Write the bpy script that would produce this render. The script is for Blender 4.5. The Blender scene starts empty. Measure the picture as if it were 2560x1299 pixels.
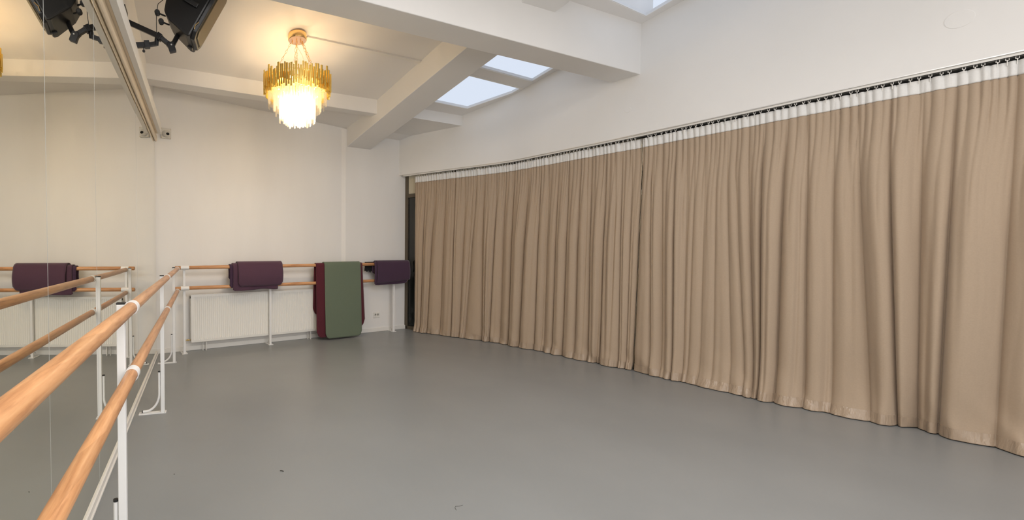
import bpy, bmesh, math, random
from mathutils import Vector, Matrix
random.seed(7)
SC = bpy.context.scene
COL = SC.collection
PI = math.pi

# ------------------------------------------------------------------ room frame
# world: mirror wall is the plane X = 0, Y runs along it away from the camera.
# room frame: s along the back wall, t out of the back wall, z up.
G = 0.21611
U = Vector((math.cos(G), math.sin(G), 0)); N = Vector((math.sin(G), -math.cos(G), 0))
B0 = Vector((0.34, 5.486, 0))
def L(s, t, z=0.0): return B0 + U*s + N*t + Vector((0, 0, z))
# curtain track line in plan
TA, TB, TD = Vector((3.716, 6.126, 0)), Vector((4.60, 4.87, 0)), Vector((5.598, 1.523, 0))
L1 = (TB-TA).length
D1 = (TB-TA).normalized(); D2 = (TD-TB).normalized()
def outn(d): return Vector((-d.y, d.x, 0))     # points out of the room (to +x)
def track(a):
    """point and outward normal at arc length a; the corner is gently rounded"""
    c = .22
    if a <= L1-c: return TA + D1*a, outn(D1), D1
    if a >= L1+c: return TB + D2*(a-L1), outn(D2), D2
    u = (a-(L1-c))/(2*c)
    p0, p2 = TB-D1*c, TB+D2*c
    p = p0*(1-u)**2 + TB*2*u*(1-u) + p2*u*u
    d = (D1*(1-u)+D2*u).normalized()
    return p, outn(d), d
def track_z(a):
    pts = [(-1, 2.480), (0, 2.482), (1.65, 2.485), (3.03, 2.497), (4.4, 2.533), (5.05, 2.545), (9, 2.56)]
    for (a0, z0), (a1, z1) in zip(pts, pts[1:]):
        if a <= a1: return z0+(z1-z0)*(a-a0)/(a1-a0)
    return 2.56

# ------------------------------------------------------------------ helpers
def link(o): COL.objects.link(o); return o
def tag(o, label=None, cat=None, group=None, kind=None):
    if label: o['label'] = label
    if cat: o['category'] = cat
    if group: o['group'] = group
    if kind: o['kind'] = kind
    return o
def obj(name, bm, mat, parent=None, smooth=False, bevel=0, norm=True):
    me = bpy.data.meshes.new(name)
    if norm: bmesh.ops.recalc_face_normals(bm, faces=bm.faces)
    bm.to_mesh(me); bm.free()
    for m in (mat if isinstance(mat, (list, tuple)) else [mat]): me.materials.append(m)
    o = bpy.data.objects.new(name, me); link(o)
    if parent: o.parent = parent
    if smooth:
        for p in me.polygons: p.use_smooth = True
        try:
            me.set_sharp_from_angle(angle=math.radians(40))
        except Exception: pass
    if bevel:
        md = o.modifiers.new('bevel', 'BEVEL'); md.width = bevel; md.segments = 2; md.limit_method = 'ANGLE'
    return o
def empty(name, loc, rz=0):
    o = bpy.data.objects.new(name, None); link(o); o.location = loc; o.rotation_euler = (0, 0, rz)
    o.empty_display_size = .05
    return o
def box(bm, lo, hi, M=None):
    vs = []
    for z in (lo[2], hi[2]):
        for x, y in ((lo[0], lo[1]), (hi[0], lo[1]), (hi[0], hi[1]), (lo[0], hi[1])):
            v = Vector((x, y, z)); vs.append(bm.verts.new(M @ v if M else v))
    for f in ((0, 3, 2, 1), (4, 5, 6, 7), (0, 1, 5, 4), (1, 2, 6, 5), (2, 3, 7, 6), (3, 0, 4, 7)):
        bm.faces.new([vs[i] for i in f])
def hexa(bm, b, t):
    """solid between two 4-point (or n-point) loops"""
    vb = [bm.verts.new(p) for p in b]; vt = [bm.verts.new(p) for p in t]
    n = len(b)
    bm.faces.new(vb[::-1]); bm.faces.new(vt)
    for i in range(n): bm.faces.new((vb[i], vb[(i+1) % n], vt[(i+1) % n], vt[i]))
def tube(bm, pts, r, n=12, cap=True, radii=None):
    pts = [Vector(p) for p in pts]; rings = []
    prev = None
    for i, p in enumerate(pts):
        d = (pts[min(i+1, len(pts)-1)]-pts[max(i-1, 0)]).normalized()
        if prev is None:
            a = d.orthogonal().normalized()
            if abs(d.z) < .9: a = d.cross(Vector((0, 0, 1))).normalized()
        else:
            a = (prev - d*prev.dot(d)).normalized()
        prev = a; b = d.cross(a)
        rr = radii[i] if radii else r
        rings.append([bm.verts.new(p+(a*math.cos(2*PI*k/n)+b*math.sin(2*PI*k/n))*rr) for k in range(n)])
    for r0, r1 in zip(rings, rings[1:]):
        for k in range(n): bm.faces.new((r0[k], r0[(k+1) % n], r1[(k+1) % n], r1[k]))
    if cap: bm.faces.new(rings[0][::-1]); bm.faces.new(rings[-1])
def lathe(bm, prof, M=None, n=32):
    rings = []
    for r, z in prof:
        ring = []
        for k in range(n):
            v = Vector((r*math.cos(2*PI*k/n), r*math.sin(2*PI*k/n), z)); ring.append(bm.verts.new(M @ v if M else v))
        rings.append(ring)
    for r0, r1 in zip(rings, rings[1:]):
        for k in range(n): bm.faces.new((r0[k], r0[(k+1) % n], r1[(k+1) % n], r1[k]))
    bm.faces.new(rings[0][::-1]); bm.faces.new(rings[-1])
def basis(o, x, y, z):
    M = Matrix.Identity(4)
    for i, v in enumerate((x, y, z)):
        for j in range(3): M[j][i] = v[j]
    for j in range(3): M[j][3] = o[j]
    return M
def copy_tree(o, parent=None):
    c = o.copy(); COL.objects.link(c)
    if parent: c.parent = parent
    for ch in list(o.children): copy_tree(ch, c)
    return c

# ------------------------------------------------------------------ materials
def mat(name, col, rough=.5, metal=0, spec=.5, **kw):
    m = bpy.data.materials.new(name); m.use_nodes = True
    b = m.node_tree.nodes['Principled BSDF']
    b.inputs['Base Color'].default_value = (*col, 1); b.inputs['Roughness'].default_value = rough
    b.inputs['Metallic'].default_value = metal; b.inputs['Specular IOR Level'].default_value = spec
    for k, v in kw.items(): b.inputs[k].default_value = v
    return m
def nodes(m): return m.node_tree.nodes, m.node_tree.links, m.node_tree.nodes['Principled BSDF']
def noise_col(m, c0, c1, scale, coords='Object', stretch=(1, 1, 1), detail=4, lo=.35, hi=.65, rough=.5):
    n, l, b = nodes(m)
    tc = n.new('ShaderNodeTexCoord'); mp = n.new('ShaderNodeMapping'); mp.inputs['Scale'].default_value = stretch
    nz = n.new('ShaderNodeTexNoise'); nz.inputs['Scale'].default_value = scale; nz.inputs['Detail'].default_value = detail
    nz.inputs['Roughness'].default_value = rough
    cr = n.new('ShaderNodeValToRGB'); cr.color_ramp.elements[0].position = lo; cr.color_ramp.elements[1].position = hi
    cr.color_ramp.elements[0].color = (*c0, 1); cr.color_ramp.elements[1].color = (*c1, 1)
    l.new(tc.outputs[coords], mp.inputs[0]); l.new(mp.outputs[0], nz.inputs['Vector'])
    l.new(nz.outputs[0], cr.inputs[0]); l.new(cr.outputs[0], b.inputs['Base Color'])
    return tc, mp, nz, cr
def bump(m, scale, strength, dist=.002, stretch=(1, 1, 1), detail=3):
    n, l, b = nodes(m)
    tc = n.new('ShaderNodeTexCoord'); mp = n.new('ShaderNodeMapping'); mp.inputs['Scale'].default_value = stretch
    nz = n.new('ShaderNodeTexNoise'); nz.inputs['Scale'].default_value = scale; nz.inputs['Detail'].default_value = detail
    bp = n.new('ShaderNodeBump'); bp.inputs['Strength'].default_value = strength; bp.inputs['Distance'].default_value = dist
    l.new(tc.outputs['Object'], mp.inputs[0]); l.new(mp.outputs[0], nz.inputs['Vector']); l.new(nz.outputs[0], bp.inputs['Height'])
    l.new(bp.outputs[0], b.inputs['Normal'])

M_wall = mat('white_paint', (.80, .785, .765), .85, spec=.15)
noise_col(M_wall, (.785, .772, .752), (.815, .80, .78), 1.3, detail=3); bump(M_wall, 60, .25, .0015)
M_wallb = mat('gloss_wall_paint', (.80, .785, .765), .55, spec=.3)
noise_col(M_wallb, (.785, .77, .75), (.815, .80, .78), 2.2, stretch=(1, 1, .25), detail=4); bump(M_wallb, 9, .35, .004, stretch=(1, 1, .3))
M_ceil = mat('ceiling_paint', (.80, .78, .76), .9, spec=.1); bump(M_ceil, 40, .2, .0015)
M_trimw = mat('white_trim', (.78, .76, .72), .5)
M_floor = mat('grey_vinyl', (.30, .305, .31), .30, spec=.42)
_, _, _, _cr = noise_col(M_floor, (.228, .238, .240), (.248, .258, .260), 1.1, detail=5)
def floor_nodes():
    n, l, b = nodes(M_floor)
    tc = n.new('ShaderNodeTexCoord'); nz = n.new('ShaderNodeTexNoise'); nz.inputs['Scale'].default_value = 2.5; nz.inputs['Detail'].default_value = 6
    mr = n.new('ShaderNodeMapRange'); mr.inputs['To Min'].default_value = .27; mr.inputs['To Max'].default_value = .36
    l.new(tc.outputs['Object'], nz.inputs['Vector']); l.new(nz.outputs[0], mr.inputs['Value']); l.new(mr.outputs[0], b.inputs['Roughness'])
floor_nodes(); bump(M_floor, 220, .12, .0006)
def floor_scuffs():
    n, l, b = nodes(M_floor)
    tc = n.new('ShaderNodeTexCoord'); mp = n.new('ShaderNodeMapping'); mp.inputs['Rotation'].default_value = (0, 0, .35); mp.inputs['Scale'].default_value = (.9, 5.5, 1)
    nz = n.new('ShaderNodeTexNoise'); nz.inputs['Scale'].default_value = 1.7; nz.inputs['Detail'].default_value = 6; nz.inputs['Roughness'].default_value = .7
    cr = n.new('ShaderNodeValToRGB'); cr.color_ramp.elements[0].position = .70; cr.color_ramp.elements[1].position = .80
    cr.color_ramp.elements[0].color = (1, 1, 1, 1); cr.color_ramp.elements[1].color = (.80, .80, .80, 1)
    mx = n.new('ShaderNodeMix'); mx.data_type = 'RGBA'; mx.blend_type = 'MULTIPLY'; mx.inputs['Factor'].default_value = 1
    src = b.inputs['Base Color'].links[0].from_socket
    l.new(tc.outputs['Object'], mp.inputs[0]); l.new(mp.outputs[0], nz.inputs['Vector']); l.new(nz.outputs[0], cr.inputs[0])
    l.new(src, mx.inputs['A']); l.new(cr.outputs[0], mx.inputs['B']); l.new(mx.outputs['Result'], b.inputs['Base Color'])
floor_scuffs()
M_mirror = mat('mirror_silver', (.90, .885, .80), .0, metal=1)
M_edge = mat('mirror_edge', (.78, .79, .76), .18, metal=.35)
M_white = mat('white_powder_coat', (.80, .80, .80), .35)
M_alu = mat('pale_aluminium', (.62, .61, .60), .38, metal=.6)
M_beige = mat('beige_profile', (.74, .62, .46), .32, metal=.0)  # on the mirror rail, beige stands in for a reflection on metal
M_black = mat('black_plastic', (.012, .012, .013), .45)
M_blackm = mat('black_metal', (.018, .018, .02), .38, metal=.3)
M_cab = mat('speaker_cabinet', (.009, .009, .010), .38, spec=.5); bump(M_cab, 400, .3, .001)
M_grille = mat('lit_speaker_grille', (.07, .058, .036), .42, metal=.7); bump(M_grille, 260, .6, .001)  # brown lifted to carry the chandelier's light on the speaker front
M_gap = mat('dark_gap', (.03, .028, .022), .6)
M_gold = mat('brushed_gold', (.92, .70, .21), .42, metal=1)
M_goldp = mat('polished_gold', (.95, .66, .30), .16, metal=1)
M_brass = mat('old_brass', (.45, .33, .14), .35, metal=1)
M_bronze = mat('bronze_frame', (.11, .09, .065), .45, metal=.3)
M_darkglass = mat('dark_glass', (.012, .014, .013), .08, spec=.6)  # opaque; the dark, underexposed look of the panes is put into the colour
M_blind = mat('cream_panel', (.62, .56, .43), .6)
M_rad = mat('radiator_enamel', (.80, .79, .755), .35)
M_lens = mat('lens_black', (.01, .01, .01), .15)
M_greyp = mat('grey_plastic', (.64, .62, .57), .5)

def wood(name, c0, c1, c2):
    m = mat(name, c1, .34, spec=.45)
    tc, mp, nz, cr = noise_col(m, c0, c2, 3.0, stretch=(22, 1.6, 22), detail=6, lo=.28, hi=.72, rough=.62)
    e = cr.color_ramp.elements.new(.5); e.color = (*c1, 1)
    n, l, b = nodes(m)
    # finger jointed staves: hard patches of slightly different tone
    mp2 = n.new('ShaderNodeMapping'); mp2.inputs['Scale'].default_value = (30, 3.2, 30)
    vo = n.new('ShaderNodeTexVoronoi'); vo.inputs['Scale'].default_value = 1.0
    mx = n.new('ShaderNodeMix'); mx.data_type = 'RGBA'; mx.blend_type = 'MULTIPLY'; mx.inputs['Factor'].default_value = .30
    l.new(tc.outputs['Object'], mp2.inputs[0]); l.new(mp2.outputs[0], vo.inputs['Vector'])
    bw = n.new('ShaderNodeSeparateColor'); l.new(vo.outputs['Color'], bw.inputs[0])
    mr = n.new('ShaderNodeValToRGB'); mr.color_ramp.elements[0].color = (.55, .47, .38, 1); mr.color_ramp.elements[1].color = (1.15, 1.1, 1.05, 1)
    l.new(bw.outputs[0], mr.inputs[0])
    l.new(cr.outputs[0], mx.inputs['A']); l.new(mr.outputs[0], mx.inputs['B']); l.new(mx.outputs['Result'], b.inputs['Base Color'])
    return m
M_wood = wood('beech_wood', (.37, .165, .07), (.60, .31, .145), (.70, .40, .20))

def cloth(name, col, sheen=.3, rough=.75, weave=900, var=.02):
    m = mat(name, col, rough, spec=.2)
    m.node_tree.nodes['Principled BSDF'].inputs['Sheen Weight'].default_value = sheen
    m.node_tree.nodes['Principled BSDF'].inputs['Sheen Roughness'].default_value = .5
    c0 = tuple(c*(1-var) for c in col); c1 = tuple(c*(1+var) for c in col)
    noise_col(m, c0, c1, 120, detail=3)
    bump(m, weave, .25, .0008)
    return m
M_curt = cloth('taupe_curtain', (.41, .315, .228), .15, .72)
M_hem = cloth('satin_hem', (.385, .292, .210), .1, .36); bump(M_hem, 22, .9, .02, stretch=(1, 1, .2)); M_hem.node_tree.nodes['Principled BSDF'].inputs['Specular IOR Level'].default_value = .5
M_tape = cloth('white_header_tape', (.74, .73, .71), .0, .8)
M_satin = mat('pale_satin', (.62, .52, .36), .2, metal=.4)
M_purp = cloth('purple_felt', (.084, .040, .066), .25, .9)
M_purp2 = cloth('dark_purple_felt', (.058, .029, .058), .25, .9)
M_red = cloth('burgundy_felt', (.090, .016, .026), .2, .9)
M_green = cloth('sage_foam', (.135, .168, .118), .2, .85)
M_blackc = cloth('black_fabric', (.012, .012, .012), .1, .9)

def glassy(name, tint, gl=.12, tr=.35):
    m = bpy.data.materials.new(name); m.use_nodes = True
    n, l = m.node_tree.nodes, m.node_tree.links; n.clear()
    out = n.new('ShaderNodeOutputMaterial')
    t = n.new('ShaderNodeBsdfTransparent'); t.inputs[0].default_value = (*tint, 1)
    g = n.new('ShaderNodeBsdfGlossy'); g.inputs['Roughness'].default_value = .08
    d = n.new('ShaderNodeBsdfTranslucent'); d.inputs[0].default_value = (1, .97, .9, 1)
    a = n.new('ShaderNodeMixShader'); a.inputs[0].default_value = gl
    b = n.new('ShaderNodeMixShader'); b.inputs[0].default_value = tr
    l.new(t.outputs[0], a.inputs[1]); l.new(g.outputs[0], a.inputs[2])
    l.new(a.outputs[0], b.inputs[1]); l.new(d.outputs[0], b.inputs[2]); l.new(b.outputs[0], out.inputs[0])
    return m
M_crystal = glassy('crystal', (.97, .96, .93), .26, .13)
M_skyglass = glassy('skylight_glass', (.97, .98, 1.0), .04, .0)
M_bulb = bpy.data.materials.new('lamp_bulb'); M_bulb.use_nodes = True
_b = M_bulb.node_tree.nodes['Principled BSDF']; _b.inputs['Emission Color'].default_value = (1, .80, .52, 1); _b.inputs['Emission Strength'].default_value = 160
_b.inputs['Base Color'].default_value = (1, .9, .8, 1)

# ------------------------------------------------------------------ SETTING
def zl(t): return 3.13+.213*t        # ceiling left of the long joist
def zr(t): return 3.04+.200*t        # ceiling right of it, with the skylights
bm = bmesh.new(); box(bm, (-1.2, -4.0, -.12), (8.2, 7.6, 0)); tag(obj('floor', bm, M_floor), kind='structure')

# wall behind the mirror
bm = bmesh.new(); box(bm, (-.18, -4.0, 0), (-.02, 5.405, 3.2)); hexa(bm, [Vector((-.18, -4, 3.2)), Vector((-.02, -4, 3.2)), Vector((-.02, 5.405, 3.2)), Vector((-.18, 5.405, 3.2))], [Vector((-.18, -4, 5.2)), Vector((-.02, -4, 5.2)), Vector((-.02, 5.405, 3.34)), Vector((-.18, 5.405, 3.34))]); tag(obj('wall_left', bm, M_wall), kind='structure')
# back wall, with its slightly thicker right-hand portion
bm = bmesh.new()
hexa(bm, [L(-.62, 0), L(3.62, 0), L(3.62, -.18), L(-.62, -.18)], [L(-.62, 0, 3.36), L(3.62, 0, 3.14), L(3.62, -.18, 3.14), L(-.62, -.18, 3.36)])
hexa(bm, [L(2.37, .030), L(3.60, .030), L(3.60, -.02), L(2.315, -.02), L(2.315, 0.0)], [L(2.37, .030, 3.1), L(3.60, .030, 3.1), L(3.60, -.02, 3.1), L(2.315, -.02, 3.1), L(2.315, 0.0, 3.1)])
tag(obj('wall_back', bm, M_wallb), kind='structure')
# right wall: the solid part above the long window strip
def strip_pts(off, arcs): 
    r = []
    for a in arcs:
        if a <= L1: r.append(TA + D1*a + outn(D1)*off)
        else: r.append(TB + D2*(a-L1) + outn(D2)*off)
    return r
# mitre point of the bend
def mitre(off):
    n1, n2 = outn(D1), outn(D2); b = (n1+n2).normalized(); return TB + b*(off/b.dot(n1))
def tt(p): return (p-B0).dot(N)
def long_wall(bm, o0, o1, zb, zt):
    arcs = [-.13, .4, .9, L1-.22] + [L1-.22+.44*k/10 for k in range(1, 11)] + [2.6, 3.6, 4.6, 5.6, 7.0, L1+7.2]
    prev = None
    for a in arcs:
        p, n, d = track(a); q0, q1 = p+n*o0, p+n*o1
        r = [bm.verts.new(q0+Vector((0, 0, zb(a)))), bm.verts.new(q1+Vector((0, 0, zb(a)))),
             bm.verts.new(q1+Vector((0, 0, 3.04+.2*tt(q1)+zt))), bm.verts.new(q0+Vector((0, 0, 3.04+.2*tt(q0)+zt)))]
        if prev:
            for k in range(4): bm.faces.new((prev[k], prev[(k+1) % 4], r[(k+1) % 4], r[k]))
        else: bm.faces.new(r)
        prev = r
    bm.faces.new(prev[::-1])
bm = bmesh.new(); long_wall(bm, -.02, .20, lambda a: track_z(a)+.004, .05)
tag(obj('wall_right', bm, M_wall, smooth=True), kind='structure')
# wall behind the camera
bm = bmesh.new(); box(bm, (-.2, -2.6, 0), (8, -2.45, 5.6)); tag(obj('wall_front', bm, M_wall), kind='structure')
# unseen backing added behind the dark windows so no daylight leaks in from below
bm = bmesh.new(); long_wall(bm, .26, .36, lambda a: 0, -.05)
tag(obj('daylight_block', bm, M_gap), kind='structure')

# windows behind the curtains
def window_strip(name, a0, a1, which, nmul):
    w = empty(name, L(0, 0)*0); tag(w, kind='structure')
    base, d = (TA, D1) if which == 1 else (TB, D2); n = outn(d)
    def P(a, off): return base + d*a + n*off
    bm = bmesh.new()
    def bar(a, b, z0, z1, o0=.09, o1=.15):
        hexa(bm, [P(a, o0)+Vector((0, 0, z0)), P(b, o0)+Vector((0, 0, z0)), P(b, o1)+Vector((0, 0, z0)), P(a, o1)+Vector((0, 0, z0))],
             [P(a, o0)+Vector((0, 0, z1)), P(b, o0)+Vector((0, 0, z1)), P(b, o1)+Vector((0, 0, z1)), P(a, o1)+Vector((0, 0, z1))])
    for i in range(nmul+1):
        a = a0+(a1-a0-.05)*i/nmul; bar(a, a+.05, 0, 2.49)
    bar(a0, a1, .0, .05); bar(a0, a1, 2.13, 2.19, .095, .145)
    obj('window_frame', bm, M_bronze, w)
    bm = bmesh.new(); bar(a0+.02, a1-.02, .05, 2.13, .118, .126); obj('pane', bm, M_darkglass, w)
    bm = bmesh.new(); bar(a0+.02, a1-.02, 2.19, 2.48, .110, .118); obj('transom_panel', bm, M_blind, w)
window_strip('window_1', -.035, L1+.02, 1, 2)
window_strip('window_2', .0, 7.0, 2, 6)

# ceiling, left part (chandelier bay and on towards the camera)
bm = bmesh.new()
def slab(bm, pts, zf, th=.14):
    hexa(bm, [L(s, t, zf(t)) for s, t in pts], [L(s, t, zf(t)+th) for s, t in pts])
slab(bm, [(-.6, .62), (2.46, .62), (2.46, 8.6), (-2.4, 8.6)], zl)
tag(obj('ceiling', bm, M_ceil), kind='structure')
# low strip of ceiling behind the rear cross beam
bm = bmesh.new()
P = [(-.6, 0, 3.285), (2.42, 0, 3.115), (2.42, .64, 3.20), (-.6, .64, 3.32)]
hexa(bm, [L(*p) for p in P], [L(p[0], p[1], p[2]+.1) for p in P])
tag(obj('ceiling_1', bm, M_ceil), kind='structure')
# ceiling, right part with the skylight openings
SE = 4.75
bm = bmesh.new()
for pts in ([(2.78, -.02), (SE, -.02), (SE, 1.12), (2.78, 1.12)],
            [(2.78, 1.12), (3.035, 1.12), (3.035, 1.725), (2.78, 1.725)],
            [(3.68, 1.12), (SE, 1.12), (SE, 1.725), (3.965, 1.725), (3.965, 1.61)],
            [(2.78, 1.725), (SE, 1.725), (SE, 1.89), (2.78, 1.89)],
            [(2.78, 1.89), (3.03, 1.89), (3.03, 2.5), (2.78, 2.5)],
            [(3.965, 1.89), (SE, 1.89), (SE, 2.5), (3.965, 2.5)],
            [(2.78, 2.5), (SE, 2.5), (SE, 3.07), (2.78, 3.07)],
            [(2.78, 3.07), (3.1, 3.07), (3.1, 4.5), (2.78, 4.5)],
            [(4.03, 3.07), (SE, 3.07), (SE, 4.5), (4.03, 4.5)],
            [(2.78, 4.5), (5.2, 4.5), (5.2, 8.6), (2.78, 8.6)]):
    slab(bm, pts, zr, .028)
tag(obj('ceiling_2', bm, M_ceil), kind='structure')
def skylight(name, outline):
    w = empty(name, (0, 0, 0)); tag(w, kind='structure')
    c = sum((Vector((s, t, 0)) for s, t in outline), Vector())/len(outline)
    inner = [((s-c.x)*.995+c.x, (t-c.y)*.99+c.y) for s, t in outline]
    outer = [((s-c.x)*1.03+c.x, (t-c.y)*1.03+c.y) for s, t in outline]
    bm = bmesh.new(); n = len(outline)
    for i in range(n):
        j = (i+1) % n
        a = [outer[i], outer[j], inner[j], inner[i]]
        hexa(bm, [L(s, t, zr(t)+.004) for s, t in a], [L(s, t, zr(t)+.035) for s, t in a])
    obj('window_frame', bm, M_white, w)
    bm = bmesh.new(); hexa(bm, [L(s, t, zr(t)+.008) for s, t in outline], [L(s, t, zr(t)+.014) for s, t in inner])
    obj('pane', bm, M_skyglass, w)
skylight('window_3', [(3.035, 1.12), (3.68, 1.12), (3.965, 1.61), (3.965, 1.725), (3.035, 1.725)])
skylight('window_4', [(3.03, 1.89), (3.965, 1.89), (3.965, 2.5), (3.03, 2.5)])
skylight('window_5', [(3.1, 3.07), (4.03, 3.07), (4.03, 4.5), (3.1, 4.5)])
# white edge strips on the sill between the two rear skylights
bm = bmesh.new()
for t0, t1, s0, s1 in ((1.727, 1.752, 3.0, 3.99), (1.862, 1.888, 3.0, 3.99)):
    hexa(bm, [L(s, t, zr(t)-.006) for s, t in ((s0, t0), (s1, t0), (s1, t1), (s0, t1))], [L(s, t, zr(t)+.01) for s, t in ((s0, t0), (s1, t0), (s1, t1), (s0, t1))])
tag(obj('trim_1', bm, M_trimw), kind='structure')

# long sloping joist, perpendicular to the back wall
zj = lambda t: 2.832+.221*t
bm = bmesh.new()
P = [(2.39, 0), (2.82, 0), (2.82, 8.6), (2.39, 8.6)]
hexa(bm, [L(s, t, zj(t)) for s, t in P], [L(s, t, zl(t)+.12) for s, t in P])
tag(obj('trim_2', bm, M_wall, bevel=.006), kind='structure')
# big cross beam
tf = lambda s: 2.495+.060*s; tn = lambda s: 2.755+.058*s
bm = bmesh.new()
P = [(-1.05, tf(-1.05)), (4.32, tf(4.32)), (4.32, tn(4.32)), (-1.05, tn(-1.05))]
hexa(bm, [L(s, t, 3.12) for s, t in P], [L(s, t, 4.0) for s, t in P])
tag(obj('trim_3', bm, M_wall, bevel=.006), kind='structure')
# rear cross beam (left of the joist)
bm = bmesh.new()
P = [(-.60, .46), (2.40, .66), (2.40, .782), (-.60, .655)]
hexa(bm, [L(s, t, 3.11) for s, t in P], [L(s, t, 3.36) for s, t in P])
tag(obj('trim_4', bm, M_wall, bevel=.004), kind='structure')
# boxed bulkhead right of the joist, below the skylight
bm = bmesh.new()
P = [(2.845, .02), (4.05, .02), (4.05, .955), (2.845, .925)]
hexa(bm, [L(s, t, 3.085) for s, t in P], [L(s, t, 3.30) for s, t in P])
P = [(2.80, .02), (2.845, .02), (2.845, .74), (2.80, .74)]
hexa(bm, [L(s, t, 3.085) for s, t in P], [L(s, t, 3.28) for s, t in P])
tag(obj('trim_5', bm, M_wall), kind='structure')
# baseboards
bm = bmesh.new()
hexa(bm, [L(-.36, .0), L(2.335, .0), L(2.335, .012), L(-.36, .012)], [L(-.36, 0, .06), L(2.335, 0, .06), L(2.335, .012, .06), L(-.36, .012, .06)])
hexa(bm, [L(2.335, .02), L(3.60, .02), L(3.60, .044), L(2.335, .044)], [L(2.335, .02, .06), L(3.60, .02, .06), L(3.60, .044, .06), L(2.335, .044, .06)])
tag(obj('baseboard_back', bm, M_trimw, bevel=.003), kind='structure')
bm = bmesh.new()
box(bm, (-.02, -2.4, 0), (.018, 5.37, .012)); box(bm, (-.02, -2.4, 0), (.010, 5.37, .045))
tag(obj('baseboard_left', bm, M_trimw, bevel=.002), kind='structure')

# ------------------------------------------------------------------ MIRRORS
seams = [-2.70+.7238*k for k in range(0, 12)]   # 1.646 falls on a joint
seams = [1.6458+.7238*(k-6) for k in range(0, 12)]
pos_names = {5: 'widest-looking panel, cut off by the left edge of the view', 6: 'mirror panel second from the left edge of the view',
             7: 'mirror panel between the second and third visible joints', 8: 'mirror panel between the third and fourth visible joints',
             9: 'narrow mirror panel second from the back corner', 10: 'narrow mirror panel touching the back corner'}
for k in range(4, 11):
    gap = .0030 if k in (5, 6) else .0018
    y0, y1 = seams[k]+gap, seams[k+1]-gap
    if k == 10: y1 = 5.372
    lean = (.0, .0006, -.0004, .0008, -.0010, .0022, .0)[k-4]
    bm = bmesh.new()
    zt, zb = 2.612, .046
    def c(y, z, x): return Vector((x-.0018*z + (y-y0)*lean, y, z))
    hexa(bm, [c(y0, zb, -.0195), c(y1, zb, -.0195), c(y1, zb, 0), c(y0, zb, 0)], [c(y0, zt, -.0185), c(y1, zt, -.0185), c(y1, zt, 0), c(y0, zt, 0)])
    bmesh.ops.recalc_face_normals(bm, faces=bm.faces)
    for f in bm.faces: f.material_index = 0 if f.normal.x > .9 else 1
    o = obj('wall_mirror', bm, [M_mirror, M_edge], norm=False)
    tag(o, 'tall frameless wall mirror, ' + pos_names.get(k, 'mirror panel beside the camera, beyond the left edge'), 'mirror', 'wall mirror panels')

# top profile over the mirrors
r = empty('mirror_top_rail', (0, 2, 2.6)); tag(r, 'long white and beige rail capping the wall mirrors up to the back corner', 'rail')
def pbox(name, lo, hi, m, parent, org=(0, 0, 0), bevel=0):
    bm = bmesh.new(); box(bm, [a-b for a, b in zip(lo, org)], [a-b for a, b in zip(hi, org)]); return obj(name, bm, m, parent, bevel=bevel)
O = (0, 2, 2.6)
pbox('cover_strip', (.047, -2.4, 2.652), (.088, 5.20, 2.763), M_trimw, r, O, .002)
pbox('back_strip', (-.0195, -2.4, 2.6135), (-.0005, 5.37, 2.661), M_beige, r, O)
pbox('inner_strip', (-.0195, -2.4, 2.662), (.0435, 5.22, 2.755), M_beige, r, O, .001)
bm = bmesh.new()
for i in range(1):
    prof = [(.0005, 2.604), (.006, 2.602), (.013, 2.603), (.020, 2.610), (.024, 2.622), (.024, 2.661), (.0, 2.661)]
    hexa(bm, [Vector((x, -2.4, z))-Vector(O) for x, z in prof], [Vector((x, 5.36, z))-Vector(O) for x, z in prof])
obj('clip_profile', bm, M_beige, r)

# ------------------------------------------------------------------ BARRES
def make_post(parent, brace=True):
    """floor post, local +x = room side (bars), -x = wall side"""
    p = bmesh.new(); box(p, (-.015, -.0145, .006), (.015, .0145, 1.083)); post = obj('post', p, M_white, parent, bevel=.003)
    c = bmesh.new(); box(c, (-.0155, -.015, 1.082), (.0155, .015, 1.090)); obj('post_cap', c, M_black, post, bevel=.002)
    f = bmesh.new()
    if brace: box(f, (-.178, -.026, 0), (.026, .026, .006))
    else: box(f, (-.115, -.030, 0), (.030, .036, .006))
    obj('foot_plate', f, M_white, post, bevel=.001)
    for x, y in (((-.165, 0), (.016, .019), (.016, -.019)) if brace else ((-.09, 0), (-.06, .012))):
        s = bmesh.new(); lathe(s, [(.007, .006), (.007, .009), (.003, .011)], Matrix.Translation((x, y, 0)), 10)
        obj('screw', s, M_alu, post)
    if brace:
        b = bmesh.new(); pts = [(-.026, 0, .325), (-.026, 0, .155)]
        for i in range(1, 13):
            a = i/12*PI/2; pts.append((-.026-.105*(1-math.cos(a)), 0, .155-.137*math.sin(a)+.0))
        pts.append((-.150, 0, .018))
        tube(b, pts, .009, 12); br = obj('brace', b, M_white, post, smooth=True)
        for c0, c1 in (((-.026, 0, .323), (-.026, 0, .331)), ((-.149, 0, .018), (-.156, 0, .018))):
            k = bmesh.new(); tube(k, [c0, c1], .0096, 12); obj('brace_cap', k, M_black, post)
    else:
        b = bmesh.new(); tube(b, [(-.03, 0, .05), (-.045, 0, .052), (-.062, 0, .04), (-.068, 0, .012)], .006, 10); obj('brace', b, M_white, post, smooth=True)
    # arms that reach from the post to each bar
    for z in (1.07, .817):
        a = bmesh.new(); box(a, (.012, -.010, z-.010), (.026, .010, z+.010)); obj('bar_bracket', a, M_white, post)
    return post
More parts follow.
